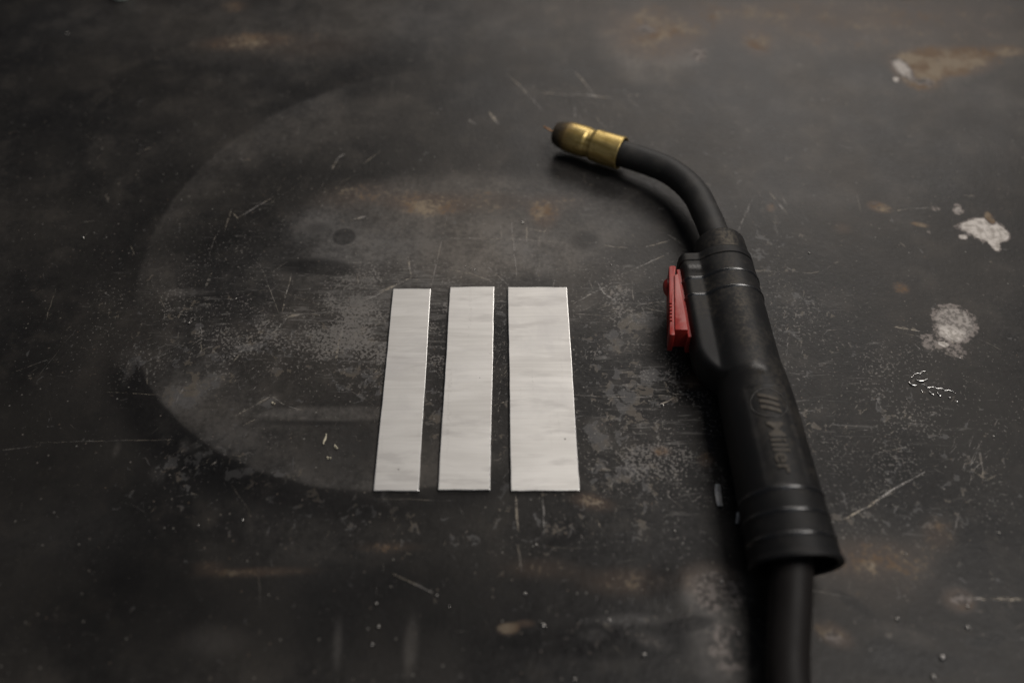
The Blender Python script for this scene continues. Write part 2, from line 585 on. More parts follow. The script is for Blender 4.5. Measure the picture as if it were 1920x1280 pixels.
# white flaked patch, right edge
pale += blob(1848, 430, 36, 22, 0, .35) * 1.1
pale += blob(1866, 440, 27, 14, 0, .3) * .9
pale += blob(1865, 458, 10, 13, 0, .4) * 1.0
pale += blob(1812, 425, 24, 9, 0, .5) * .66
pale += blob(1806, 444, 9, 5, 0, .4) * .9
pale += blob(1797, 396, 12, 7, 0, .5) * .7
pale += blob(1795, 386, 8, 5, 0, .5) * .5
pale += blob(1753, 391, 13, 5, 0, .6) * .52
pale += blob(1742, 434, 4, 4, 0, .5) * .7
pale -= blob(1834, 403, 24, 4, -3, .5) * 1.3
pale -= blob(1856, 408, 8, 13, 0, .4) * .9
rust += blob(1856, 410, 8, 12, 0, .4) * .75
rust += blob(1648, 388, 20, 9, -25, .6) * .75
rust += blob(1725, 421, 16, 4, -15, .6) * .6
rust += blob(1690, 540, 14, 9, -30, .7) * .55
rust += blob(1580, 428, 16, 10, 0, .9) * .3
rust += blob(1445, 390, 8, 7, 0, .8) * .5
# pinkish grey patch right of the grip
pale += blob(1790, 603, 44, 34, -12, .35) * .72
pale += blob(1775, 640, 36, 22, 0, .6) * .46
pale += blob(1737, 643, 14, 22, 0, .7) * .38
pale += blob(1769, 645, 9, 4, -20, .4) * .9
pale += blob(1800, 668, 20, 14, 0, .8) * .36
oil += blob(1650, 870, 190, 90, 0, .7) * .35
# flaked scale, right of the strips and around
flake += blob(1210, 680, 110, 110, 0, .5) * .46
flake += blob(1150, 590, 90, 60, 0, .7) * .40
flake += blob(1140, 820, 80, 90, 0, .6) * .50
flake += blob(1100, 960, 130, 70, 0, .7) * .50
flake += blob(1250, 880, 90, 130, 0, .7) * .36
flake += blob(690, 650, 70, 100, 0, .7) * .52
flake += blob(530, 660, 170, 80, 0, .8) * .38
flake += blob(300, 650, 130, 80, 0, .8) * .34
flake += blob(440, 880, 160, 70, 0, .7) * .46
flake += blob(720, 990, 220, 60, 0, .7) * .34
flake += blob(820, 700, 24, 180, 0, .6) * .48
flake += blob(940, 720, 24, 180, 0, .6) * .48
flake += blob(1620, 860, 220, 170, 0, .8) * .42
flake += blob(1480, 560, 60, 110, 0, .8) * .44
flake += blob(1420, 480, 40, 60, 0, .8) * .3
scuff += blob(750, 610, 160, 110, 0, .7) * .75
scuff += blob(880, 530, 260, 40, 0, .8) * .45
scuff += blob(450, 600, 260, 110, 0, .8) * .55
scuff += blob(1180, 620, 130, 140, 0, .7) * .55
scuff += blob(1650, 760, 260, 220, 0, .8) * .45
scuff += blob(1250, 860, 140, 160, 0, .8) * .6
scuff += blob(500, 420, 140, 70, 0, .8) * .35
# grey smears (rubbed to bare scale)
for (px, py, ax, ay, an, s) in ((345, 742, 34, 26, 30, .75), (372, 728, 60, 14, 34, .5), (238, 672, 22, 16, 10, .55), (240, 700, 8, 24, 0, .5),
                                (350, 548, 38, 6, 0, .6), (343, 580, 22, 4, 0, .6), (455, 885, 26, 8, 12, .75), (520, 690, 10, 20, 0, .5), (505, 750, 16, 9, 20, .7),
                                (218, 843, 6, 12, 0, .6), (310, 823, 9, 8, 0, .5), (345, 832, 10, 9, -20, .6), (380, 851, 14, 5, 0, .6), (365, 836, 30, 6, 40, .55),
                                (320, 868, 15, 10, -40, .5), (295, 888, 12, 14, 30, .5), (640, 835, 36, 40, 0, .25), (715, 850, 8, 18, 0, .4), (495, 598, 22, 10, 20, .55),
                                (550, 592, 26, 5, 0, .6), (505, 630, 14, 9, 0, .5), (475, 648, 24, 5, 12, .5), (545, 624, 22, 6, 0, .4), (1205, 610, 18, 26, -25, .65),
                                (1185, 595, 26, 9, -20, .55), (1195, 680, 9, 10, 20, .7), (1228, 612, 9, 20, 0, .6), (1217, 705, 12, 14, -30, .65), (1170, 650, 30, 14, 20, .4),
                                (1160, 545, 26, 12, 0, .35), (1098, 575, 20, 8, 0, .4), (1118, 800, 18, 20, 0, .5), (1130, 830, 18, 16, 0, .5)):
    flake += blob(px, py, ax, ay, an, .55) * s
    dust_sheen += blob(px, py, ax, ay, an, .6) * s * .35
# near part: darker, oily, brown stains to the right
oil += blob(700, 1150, 560, 110, 0, .8) * .42
oil += blob(150, 900, 260, 220, 0, .9) * .30
oil += blob(1640, 1240, 160, 50, 0, .7) * .35
dust_sheen += blob(1345, 1110, 62, 48, 0, .30) * .70 * (.4 + 1.2 * nC)
rust += blob(1330, 1085, 55, 35, 0, .5) * .30
dust_sheen += blob(1360, 1215, 62, 70, 0, .35) * .55 * (.4 + 1.2 * nC)
pale += blob(1345, 1108, 58, 44, 0, .4) * .44
pale += blob(1362, 1215, 46, 60, 0, .4) * .42
pale += blob(1220, 1200, 34, 13, -20, .4) * .40
pale += blob(1800, 1122, 26, 16, 0, .5) * .42
pale += blob(1565, 1195, 26, 14, -30, .5) * .40
rust += blob(1660, 1080, 120, 60, 0, .8) * .16
oil += blob(1395, 1215, 26, 34, 0, .4) * .7
oil += blob(1720, 1245, 90, 20, 0, .5) * .45
oil += blob(1600, 1130, 50, 12, -40, .5) * .5
oil += blob(1290, 1170, 46, 12, 10, .5) * .6
oil += blob(1130, 1205, 150, 26, 0, .6) * .55
oil += blob(1850, 1200, 40, 12, 10, .5) * .6
oil += blob(1660, 1225, 30, 24, 0, .5) * .6
oil += blob(1245, 1085, 40, 30, 40, .5) * .5
oil += blob(1060, 1010, 60, 12, 20, .6) * .4
dust_sheen += blob(1640, 1060, 160, 60, 0, .8) * .20
rust += blob(1600, 1040, 110, 30, 0, .9) * .26
rust += blob(1565, 1190, 34, 20, -30, .7) * .48
rust += blob(1800, 1125, 28, 20, 0, .6) * .42
dust_sheen += blob(1800, 1125, 30, 22, 0, .6) * .45
dust_sheen += blob(1220, 1200, 40, 16, -20, .4) * .40
dust_sheen += blob(1110, 1190, 22, 12, 0, .4) * .35
dust_sheen += blob(1180, 1160, 60, 10, 0, .5) * .30
dust_sheen += blob(1700, 1190, 50, 14, -20, .6) * .25
rust += blob(953, 1178, 20, 11, 0, .4) * .80
rust += blob(985, 1168, 18, 7, 0, .6) * .45
rust += blob(1010, 1065, 70, 20, 0, .8) * .24
rust += blob(1180, 1090, 90, 26, 0, .8) * .32
rust += blob(1110, 940, 40, 14, -15, .8) * .42
rust += blob(1300, 715, 30, 14, 20, .7) * .42
rust += blob(1240, 845, 18, 9, 0, .7) * .38
rust += blob(1325, 862, 16, 14, -40, .7) * .42
rust += blob(1760, 1000, 30, 26, 0, .8) * .30
rust += blob(730, 1025, 60, 10, 0, .9) * .22
rust += blob(480, 1072, 100, 9, 2, .8) * .34
rust += blob(392, 1060, 30, 10, 0, .8) * .24
dust_sheen += blob(770, 1210, 12, 50, 0, .6) * .40
dust_sheen += blob(633, 1205, 8, 40, 4, .6) * .34
dust_sheen += blob(400, 1200, 50, 24, 0, .8) * .22
dust_sheen += blob(120, 1000, 120, 60, 0, .9) * .12
flake += blob(1160, 1180, 130, 50, 0, .7) * .34
flake += blob(1400, 1180, 120, 60, 0, .8) * .30

verts = np.stack([GX.ravel(), GY.ravel(), np.zeros(NX * NY)], 1)
ii = np.arange(NX * NY).reshape(NY, NX)
quads = np.stack([ii[:-1, :-1].ravel(), ii[:-1, 1:].ravel(), ii[1:, 1:].ravel(), ii[1:, :-1].ravel()], 1).astype(np.int32)
me = bpy.data.meshes.new('steel_bench_top')
me.vertices.add(len(verts))
me.vertices.foreach_set('co', verts.astype(np.float32).ravel())
me.loops.add(quads.size)
me.loops.foreach_set('vertex_index', quads.ravel())
me.polygons.add(len(quads))
me.polygons.foreach_set('loop_start', np.arange(0, quads.size, 4, dtype=np.int32))
me.update(calc_edges=True)
for nm, chans in (('wear_a', (dust_sheen, rust, pale)), ('wear_b', (flake, oil, scuff))):
    at_ = me.attributes.new(nm, 'FLOAT_COLOR', 'POINT')
    buf = np.ones((NX * NY, 4), np.float32)
    for k, ch in enumerate(chans):
        buf[:, k] = np.clip(ch, 0, 1.2).ravel()
    at_.data.foreach_set('color', buf.ravel())
me.materials.append(M_TABLE)
bench = bpy.data.objects.new('bench_top', me)
COL.objects.link(bench)
tag(bench, kind='structure')

# slab under the sheet so that the bench has its thickness
bm = bmesh.new()
bmesh.ops.create_cube(bm, size=1)
x0, x1, y0, y1 = xs[0], xs[-1], ys[0], ys[-1]
bmesh.ops.scale(bm, vec=(x1 - x0, y1 - y0, .012), verts=bm.verts)
bmesh.ops.translate(bm, vec=((x0 + x1) / 2, (y0 + y1) / 2, -.0065), verts=bm.verts)
link_bm('bench_plate', bm, mat_simple('raw_plate_edge', (.05, .048, .045), .6, .3), bench)

# ------------------------------------------------------------------ scratches on the bench (one uncountable mass)
sv, sf, sop = [], [], []


def ribbon(pts, width, op, z=.00006):
    """thin worn groove: pts in metres, width in metres"""
    n = len(pts)
    b0 = len(sv)
    for i, p in enumerate(pts):
        q0, q1 = pts[max(i - 1, 0)], pts[min(i + 1, n - 1)]
        d = Vector((q1[0] - q0[0], q1[1] - q0[1]))
        if d.length < 1e-9:
            d = Vector((1, 0))
        d.normalize()
        t = i / (n - 1)
        w = width * .5 * (min(1, t * 5 + .15) * min(1, (1 - t) * 5 + .15)) * random.uniform(.6, 1.3)
        sv.append((p[0] - d.y * w, p[1] + d.x * w, z))
        sv.append((p[0] + d.y * w, p[1] - d.x * w, z))
        o = op * random.uniform(.55, 1.1)
        sop.extend((o, o))
    for i in range(n - 1):
        a = b0 + i * 2
        sf.append((a, a + 1, a + 3, a + 2))


def resample(pts, step):
    out = [pts[0]]
    for a, b in zip(pts[:-1], pts[1:]):
        L = math.dist(a, b)
        k = max(1, int(L / step))
        for j in range(1, k + 1):
            out.append((a[0] + (b[0] - a[0]) * j / k, a[1] + (b[1] - a[1]) * j / k))
    return out


ZL = [0]


def scratch(px, w=.9, op=.5, wob=.35):
    p = [at(*q)[:2] for q in px]
    p = resample(p, .003)
    ph = random.uniform(0, 6)
    p = [(a + wob * .0004 * math.sin(i * .9 + ph) + random.gauss(0, .00012), b + wob * .0004 * math.cos(i * .7 + ph) + random.gauss(0, .00012)) for i, (a, b) in enumerate(p)]
    ZL[0] += 1
    ribbon(p, w * .001, op, .00005 + (ZL[0] % 40) * .000001)


def scuffs(px, py, rx, ry, ang, n, ln=14, op=.35, w=.5, spread=10):
    """bundle of short, roughly parallel rubbed lines"""
    for _ in range(n):
        x, y = px + random.gauss(0, rx * .5), py + random.gauss(0, ry * .5)
        a = R(ang + random.gauss(0, spread))
        l = ln * random.uniform(.4, 1.4) / 2
        scratch([(x - l * math.cos(a), y + l * math.sin(a)), (x, y + random.gauss(0, .5)), (x + l * math.cos(a), y - l * math.sin(a))], w * random.uniform(.6, 1.4), op * random.uniform(.5, 1.3))


HAND = [
    ([(420, 436), (435, 389)], 1.0, .45), ([(436, 398), (446, 409), (480, 388), (516, 367)], 1.3, .55), ([(622, 319), (633, 297), (650, 286)], 1.3, .45),
    ([(681, 308), (714, 282)], 1.0, .35), ([(527, 591), (538, 545), (549, 506)], .7, .5), ([(486, 491), (505, 540), (523, 587)], .6, .4),
    ([(503, 632), (516, 620), (538, 596)], 1.4, .6), ([(538, 594), (567, 589)], 2.4, .6), ([(567, 589), (600, 590)], 1.4, .35),
    ([(676, 568), (715, 548), (773, 519)], 1.5, .60), ([(684, 560), (740, 533)], .8, .35), ([(765, 480), (768, 500), (771, 517)], 1.2, .5),
    ([(839, 400), (826, 460), (810, 532)], .9, .32), ([(255, 290), (285, 275)], 1.2, .3), ([(384, 540), (398, 510)], 1.6, .3),
    ([(876, 223), (894, 233)], 2.2, .45), ([(916, 209), (924, 220), (936, 234)], 2.4, .55), ([(950, 137), (985, 172), (1019, 209)], 1.6, .35),
    ([(1078, 134), (1098, 158), (1119, 184)], 1.6, .35), ([(1003, 172), (1047, 177), (1100, 179), (1150, 184)], 1.4, .35), ([(1175, 180), (1198, 178)], 2, .35),
    ([(1116, 219), (1137, 241)], 1.5, .3), ([(1078, 200), (1078, 222)], 1.4, .3),
    ([(1074, 569), (1110, 551), (1153, 527)], 1.0, .5), ([(1102, 522), (1113, 544)], .8, .4), ([(1119, 527), (1133, 550), (1167, 572)], 1.0, .5),
    ([(1184, 524), (1188, 564)], .8, .35), ([(1195, 572), (1222, 568), (1251, 565)], 1.0, .55), ([(1203, 576), (1251, 586)], .9, .45),
    ([(1170, 513), (1208, 496), (1246, 479)], .9, .45), ([(1130, 460), (1178, 465)], .9, .3), ([(1206, 464), (1257, 451)], 1.2, .4), ([(1254, 440), (1282, 460)], 1.3, .4),
    ([(1119, 641), (1125, 652), (1135, 660)], .8, 1.1), ([(1229, 761), (1252, 752), (1274, 741)], 1.3, .6), ([(1075, 589), (1130, 591)], .7, .35),
    ([(1384, 434), (1398, 400), (1415, 367)], 1.3, .3), ([(1442, 360), (1477, 402)], 1.6, .25), ([(1661, 399), (1700, 392), (1743, 389)], .9, .35),
    ([(1573, 979), (1620, 953), (1680, 914), (1735, 884)], 1.3, .55), ([(1590, 968), (1640, 944)], .8, .4), ([(1817, 1122), (1870, 1122), (1925, 1123)], 1.6, .45),
    ([(1671, 613), (1700, 617), (1732, 622)], .8, .7), ([(1690, 624), (1725, 630)], .8, .55), ([(1671, 613), (1690, 612), (1715, 620)], .6, .5),
    ([(1766, 618), (1785, 640), (1806, 668)], .7, .7), ([(967, 927), (969, 960), (971, 996)], 1.1, .45), ([(971, 1020), (979, 1080)], 1.0, .25),
    ([(1017, 927), (1019, 960), (1021, 996)], 1.0, .40), ([(719, 1056), (718, 1071)], 1.1, .6), ([(733, 1073), (775, 1093), (821, 1117)], .8, .40), ([(706, 1100), (706, 1117)], 1.2, .5),
    ([(510, 708), (480, 730), (440, 785)], .7, .0), ([(440, 780), (470, 764), (508, 742)], 1.3, .55), ([(455, 798), (482, 784)], 1.1, .5), ([(505, 740), (530, 758), (570, 770)], .8, .4),
    ([(437, 679), (455, 657), (480, 652)], 1.0, .55), ([(455, 650), (483, 652), (482, 668)], .7, .45), ([(275, 678), (330, 655)], .6, .5), ([(376, 590), (378, 660)], .7, .45),
    ([(275, 690), (276, 720)], 1.5, .4), ([(644, 612), (636, 640), (627, 688)], 1.4, .45), ([(600, 660), (640, 661)], .5, .35), ([(200, 735), (300, 740)], .5, .4),
    ([(330, 755), (345, 725)], 1.0, .3), ([(255, 420), (285, 412)], .8, .0), ([(300, 560), (310, 580)], .7, .35), ([(244, 460), (252, 478)], 1.0, .3), ([(187, 543), (207, 556)], 1.2, .35),
    ([(86, 600), (105, 540)], .6, .3), ([(20, 700), (95, 672)], .6, .3), ([(199, 362), (203, 380)], 2.2, .3), ([(150, 417), (180, 414)], 1.0, .3), ([(820, 446), (980, 449), (1060, 455)], .7, .35),
    ([(958, 410), (963, 460), (970, 530)], .7, .40), ([(939, 420), (940, 445)], .9, .3), ([(987, 420), (988, 455)], 1.0, .35), ([(905, 490), (930, 515), (960, 540)], .8, .35),
    ([(840, 505), (880, 512), (925, 528)], .7, .4), ([(1040, 520), (1036, 545)], .8, .3), ([(995, 430), (1020, 435), (1026, 428)], 1.5, .45), ([(660, 412), (690, 405)], 1.8, .50),
    ([(668, 510), (677, 545)], .6, .35), ([(610, 560), (660, 547)], .5, .0), ([(745, 460), (756, 462)], 1.0, .45), ([(560, 548), (580, 548)], .7, .3), ([(430, 600), (560, 585)], .0001, 0),
    ([(930, 660), (950, 655)], .9, .4), ([(925, 760), (957, 750)], 1.0, .4), ([(1530, 560), (1550, 565)], .5, .3), ([(1655, 720), (1668, 700)], .5, .3), ([(1835, 830), (1845, 900)], 1.1, .3),
    ([(1820, 880), (1850, 900), (1870, 890)], .9, .3), ([(1640, 850), (1700, 838)], .9, .3), ([(1345, 780), (1350, 795)], .7, .5), ([(1100, 880), (1150, 881)], 1.6, .35),
    ([(1248, 716), (1255, 745)], 1.3, .5), ([(1232, 722), (1240, 735)], 1.5, .5), ([(1060, 740), (1180, 745), (1330, 735)], .45, .45), ([(60, 830), (200, 826), (330, 824)], .5, .3),
    ([(0, 845), (60, 836)], .8, .3), ([(330, 930), (360, 925), (372, 928)], 1.0, .25), ([(640, 720), (700, 760)], .5, .25), ([(395, 470), (405, 440)], .8, .3),
]
for (pp, w, op) in HAND:
    if op > 0:
        scratch(pp, w, op)
# fan of turning marks: faint arc right of the grip
scratch([(1515 + 45 * math.cos(R(a)), 490 + 22 * math.sin(R(a))) for a in range(20, 170, 12)], .7, .3)
# bundles of rubbing
for args in ((500, 600, 30, 12, 25, 26, 18, .4), (600, 570, 160, 60, 20, 60, 14, .25), (740, 600, 60, 60, 60, 70, 8, .3), (300, 660, 70, 40, 20, 40, 16, .3),
             (350, 560, 60, 20, 5, 26, 14, .28), (540, 620, 50, 18, 5, 30, 16, .35), (480, 720, 60, 40, 30, 30, 14, .25), (1170, 575, 70, 40, 10, 44, 18, .32),
             (1210, 640, 40, 40, 40, 30, 10, .3), (1140, 800, 40, 50, 60, 40, 11, .3), (1200, 900, 110, 70, -50, 70, 10, .28), (880, 520, 200, 20, 10, 50, 12, .25),
             (1000, 470, 100, 40, 80, 34, 22, .22), (1480, 610, 40, 60, 70, 44, 12, .28), (1640, 790, 160, 90, 45, 90, 12, .25), (1820, 860, 60, 60, 60, 40, 16, .28),
             (1760, 650, 50, 30, -35, 22, 24, .3), (1150, 200, 120, 40, -40, 20, 24, .22), (560, 360, 120, 50, 45, 40, 12, .28), (830, 720, 20, 130, 70, 40, 9, .3),
             (940, 720, 20, 130, 70, 46, 9, .3), (700, 720, 40, 60, 60, 40, 9, .3), (360, 860, 70, 40, 40, 30, 12, .28), (640, 1000, 200, 40, 60, 40, 12, .2),
             (1650, 930, 60, 40, 30, 30, 12, .3), (1090, 980, 90, 40, -60, 40, 11, .25), (250, 450, 120, 60, 30, 24, 12, .22), (1440, 400, 50, 50, -60, 26, 24, .18)):
    scuffs(*args)
# hairlines everywhere
for _ in range(400):
    x, y = random.uniform(0, 1920), random.uniform(120, 1200)
    a, l = random.choice((R(28), R(-40), R(85), R(5))) + random.gauss(0, .25), random.paretovariate(1.3) * 7 + 3
    l = min(l, 170)
    scratch([(x, y), (x + l * math.cos(a), y + l * math.sin(a) * .8)], random.uniform(.2, .55), random.uniform(.08, .34))
me = bpy.data.meshes.new('scratches')
me.from_pydata(sv, [], sf)
a_ = me.attributes.new('op', 'FLOAT', 'POINT')
a_.data.foreach_set('value', np.array(sop, np.float32))
me.materials.append(M_SCR)
scr = bpy.data.objects.new('scratches', me)
COL.objects.link(scr)
scr.parent = bench
tag(scr, kind='stuff')

# ------------------------------------------------------------------ weld spatter beads fused to the bench
bm = bmesh.new()
bmesh.ops.create_icosphere(bm, subdivisions=2, radius=1)
for v in bm.verts:
    v.co *= 1 + random.gauss(0, .07)
bead_me = bpy.data.meshes.new('spatter_bead')
bm.to_mesh(bead_me)
bm.free()
bead_me.polygons.foreach_set('use_smooth', [True] * len(bead_me.polygons))
bead_me.materials.append(M_BEAD)
BEADS = [(1353, 1091, 1.0), (1019, 1173, 1.1), (1208, 1228, 1.1), (1142, 1162, .8), (706, 1131, .8), (710, 1175, .8), (698, 1208, .7), (819, 1116, .7), (842, 1137, .6),
         (1006, 1021, .6), (1000, 1024, .4), (1385, 1187, .7), (1078, 1273, .8), (1683, 1160, .9), (1814, 1177, 1.0), (1766, 1233, 1.4), (1750, 1269, 1.1), (1814, 1137, .8),
         (1873, 999, .7), (1698, 1038, .5), (1863, 818, .5), (455, 975, .7), (372, 985, .5), (156, 446, .9), (443, 560, .45), (438, 668, .4), (355, 606, .7), (890, 505, .5),
         (873, 500, .5), (883, 504, .35), (1146, 497, .45), (1517, 475, .6), (980, 418, .9), (1290, 744, .5), (1276, 735, .7), (1288, 893, .4), (1334, 808, .4), (1800, 671, .5),
         (985, 1113, .8), (126, 64, 1.1), (1672, 715, .3), (1700, 748, .35), (605, 640, .35), (449, 646, .3), (1214, 714, .3), (1243, 760, .8), (1265, 995, .5), (64, 439, .3)]
for (px, py, r) in BEADS:
    o = bpy.data.objects.new('spatter_bead', bead_me)
    COL.objects.link(o)
    o.parent = bench
    p = at(px, py)
    s = r * .00105
    o.location = (p.x, p.y, s * .35)
    o.scale = (s * random.uniform(.9, 1.25), s, s * .85)
    o.rotation_euler = (0, 0, random.uniform(0, 6))


# ------------------------------------------------------------------ three metal strips
def strip(name, corners, mat, label, thick=.0016):
    P = [at(*q, thick) for q in corners]         # far-left, far-right, near-right, near-left
    c = sum(P, Vector()) / 4
    ax = ((P[0] + P[1]) - (P[2] + P[3])).normalized()
    rot = math.atan2(ax.y, ax.x) - math.pi / 2
    inv = Matrix.Rotation(-rot, 4, 'Z')
    top = [inv @ (p - c) for p in P]
    # outline with shear marks: not quite straight edges
    out = []
    for i in range(4):
        a, b = top[i], top[(i + 1) % 4]
        nrm = Vector((b.y - a.y, a.x - b.x, 0)).normalized()
        k = 26 if i % 2 else 6
        for q in range(k):
            t = q / k
            out.append(a.lerp(b, t) + nrm * (random.gauss(0, .00005) + .00010 * math.sin(t * 9 + i) if q else 0))
    bm = bmesh.new()
    bow = lambda p: .00035 * max(0, 1 - (p.y / .077) ** 2)
    vt = [bm.verts.new((p.x, p.y, thick + bow(p))) for p in out]
    vb = [bm.verts.new((p.x, p.y, bow(p))) for p in out]
    n = len(out)
    side = []
    for i in range(n):
        j = (i + 1) % n
        side.append(bm.faces.new((vt[i], vb[i], vb[j], vt[j])))
    # ladder of quads across top and bottom (long sides carry 26 pieces each)
    ks = [6, 26, 6, 26]
    R0, R1 = 6, 6 + 26
    right = [R0 + q for q in range(27)]
    left = [(n - q) % n for q in range(27)]
    for q in range(26):
        for ring, flip in ((vt, False), (vb, True)):
            if q == 0:
                f = [ring[x] for x in range(0, 7)] + [ring[right[1]], ring[left[1]]]
            elif q == 25:
                f = [ring[right[25]]] + [ring[x] for x in range(R1, R1 + 7)] + [ring[left[25]]]
            else:
                f = [ring[left[q]], ring[right[q]], ring[right[q + 1]], ring[left[q + 1]]]
            bm.faces.new(f[::-1] if flip else f)
    bmesh.ops.recalc_face_normals(bm, faces=bm.faces[:])
    rim = [e for e in bm.edges if len(e.link_faces) == 2 and e.calc_face_angle(0) > 1.0]
    bmesh.ops.bevel(bm, geom=rim, offset=.00040, segments=2, affect='EDGES', profile=.6)
    bm.normal_update()
    for f in bm.faces:
        if abs(f.normal.z) < .97:
            f.material_index = 1
    o = link_bm(name, bm, mat)
    o.location = (c.x, c.y, .00012)
    o.rotation_euler = (0, 0, rot)
    o.data.materials.append(M_CUT)
    tag(o, label, 'metal strip', 'bare metal strips laid side by side')
    return o


strip('metal_strip', [(737, 541), (808, 541), (785, 920), (700, 920)], mat_strip(1.0), 'narrowest brushed silver metal strip, leftmost of the three')
strip('metal_strip', [(844, 538), (927, 537), (919, 918), (821, 918)], mat_strip(2.7), 'medium-width brushed silver metal strip between the two others')
strip('metal_strip', [(952, 538), (1063, 538), (1087, 919), (958, 920)], mat_strip(4.1), 'widest brushed silver metal strip, nearest the welding gun')

# ------------------------------------------------------------------ welding gun
G0 = at(1348, 452, .022)
G1 = at(1479, 1010, .022)
gun = bpy.data.objects.new('welding_gun', None)
COL.objects.link(gun)
gun.empty_display_size = .03
gun.location = (G0.x, G0.y, 0)
gun.rotation_euler = (0, 0, math.atan2(G1.y - G0.y, G1.x - G0.x))
tag(gun, 'black welding gun with brass nozzle and red trigger lying on its side', 'welding gun')
# gun frame: +x runs back along the grip, trigger at -y, z up


def interp(x, tab):
    return float(np.interp(x, [a for a, _ in tab], [b for _, b in tab]))


def smooth_tab(tab, w=.004):
    ks = np.arange(-3, 4) / 3 * w
    return lambda x: sum(interp(x + k, tab) for k in ks) / len(ks)


R_TAB = smooth_tab([(0, .0180), (.06, .0186), (.105, .0190), (.118, .0200), (.135, .0208), (.16, .0212), (.19, .0215), (.235, .0226)])
L_TAB = smooth_tab([(0, .0295), (.098, .0310), (.108, .0272), (.116, .0205), (.124, .0150), (.30, .012)], .003)
ZC = lambda s: R_TAB(s) + .0012
FT = .0112


def ztop(s, y):
    """height of the grip's upper skin above its axis; trigger side is -y"""
    r, L = R_TAB(s), L_TAB(s)
    circ = math.sqrt(max(r * r - y * y, 0))
    fl = 0.0
    if y < .005 and -y <= L and L > r * .7:
        c = .006
        k = max((-y - (L - c)) / c, 0)
        ft = FT * min(1, max(0, (L - r * .7) / .006))
        fl = ft * max(1 - k ** 3, 0) ** (1 / 3) * (1 - sstep_(-.013, .004, y))
    p = 4
    z = (circ ** p + fl ** p) ** (1 / p)
    # low dome on the flat flank, added to catch the lamp's reflection
    z += .0007 * math.exp(-((s - .0335) / .0042) ** 2 - ((y + .0205) / .0075) ** 2)
    # recessed name panel
    if circ > fl and y * y < r * r:
        sx = sstep_(.1335, .1347, s) * (1 - sstep_(.1938, .1950, s))
        ww = .0105
        sy = sstep_(-ww - .0014, -ww + .0014, y) * (1 - sstep_(ww - .0014, ww + .0014, y))
        z -= .0005 * sx * sy
        # small thumb swell ahead of the panel
        z += .0009 * math.exp(-((s - .122) / .006) ** 2 - (y / .010) ** 2)
    return z


def sstep_(a, b, x):
    t = min(max((x - a) / (b - a), 0), 1)
    return t * t * (3 - 2 * t)


NH = 72


def section(s, grow=0.0):
    r, L = R_TAB(s), max(L_TAB(s), R_TAB(s))
    out = []
    for i in range(NH + 1):
        y = (r - L) / 2 + (r + L) / 2 * math.cos(math.pi * i / NH)
        out.append((y, ztop(s, y)))
    top = out
    bot = [(y, -math.sqrt(max(z, 0) ** 2) if True else 0) for (y, z) in out[1:-1]][::-1]
    # the table side carries no panel: use the plain mirror
    pts = top + bot
    if grow:
        n = len(pts)
        res = []
        for i in range(n):
            a, b = pts[i - 1], pts[(i + 1) % n]
            d = Vector((b[0] - a[0], b[1] - a[1]))
            if d.length < 1e-9:
                res.append(pts[i])
                continue
            d.normalize()
            res.append((pts[i][0] + d.y * grow, pts[i][1] - d.x * grow))
        return res
    return pts


SHEAR = .24


def shear(x):
    """the rear end of the grip is cut on a slant"""
    return SHEAR * sstep_(.150, .232, x)


def loft(name, stations, mat, parent, cap0=True, cap1=True):
    """stations: list of (x, zc, [(y, z)...])"""
    v, f = [], []
    n = len(stations[0][2])
    for (x, zc, sec) in stations:
        v += [(x + shear(x) * z, y, zc + z) for (y, z) in sec]
    for k in range(len(stations) - 1):
        for i in range(n):
            j = (i + 1) % n
            f.append((k * n + i, k * n + j, (k + 1) * n + j, (k + 1) * n + i))
    if cap0:
        f.append(tuple(range(n))[::-1])
    if cap1:
        f.append(tuple((len(stations) - 1) * n + i for i in range(n)))
    o = link_mesh(name, v, f, mat, parent)
    bm = bmesh.new()
    bm.from_mesh(o.data)
    bmesh.ops.recalc_face_normals(bm, faces=bm.faces[:])
    bm.to_mesh(o.data)
    bm.free()
    auto_smooth(o, 40)
    return o


S0, S1, SEND = .018, .2335, .2335
st = []
# front plate edge, rounded
for (s, g) in ((S0, -.0014), (S0 + .0004, -.0006), (S0 + .0012, 0.0)):
    st.append((s, ZC(s), section(s, g)))
s = S0 + .003
while s < S1 - .004:
    g = 0.0
    if abs(s - .0255) < .0006:
        g = -.0007                         # parting seam behind the front plate
    st.append((s, ZC(s), section(s, g)))
    s += .0006 if (s < .030 or .130 < s < .198) else .0012
for (s, g) in ((S1 - .004, 0), (S1 - .0025, .0007), (S1 - .001, .0009), (S1, .0004)):
    st.append((s, ZC(s), section(s, g)))
# hollow rear end
for (s, g) in ((S1 + .0002, -.0010), (S1 - .0006, -.0026), (S1 - .030, -.0030)):
    st.append((s, ZC(min(s, S1)), section(min(s, S1), g)))
handle = loft('handle', st, M_PLASTIC, gun, True, True)


def band(name, s, wid, high, mat, parent):
    stt = []
    for k in range(7):
        t = k / 6
        ss = s - wid / 2 + wid * t
        stt.append((ss, ZC(ss), section(ss, high * math.sin(math.pi * t) - .00015)))
    return loft(name, stt, mat, parent, False, False)


for s in (.0405, .0545):
    band('rib', s, .0030, .00085, M_GLOSS, handle)
for s in (.1965, .2085, .2210):
    band('rib', s, .0030, .00085, M_GLOSS, handle)

# raised round emblem with three slanted bars, and the name beside it
EC = (.1462, .0)


def drape(verts, lift):
    return [(x, y, ZC(x) + ztop(x, y) + lift + z) for (x, y, z) in verts]


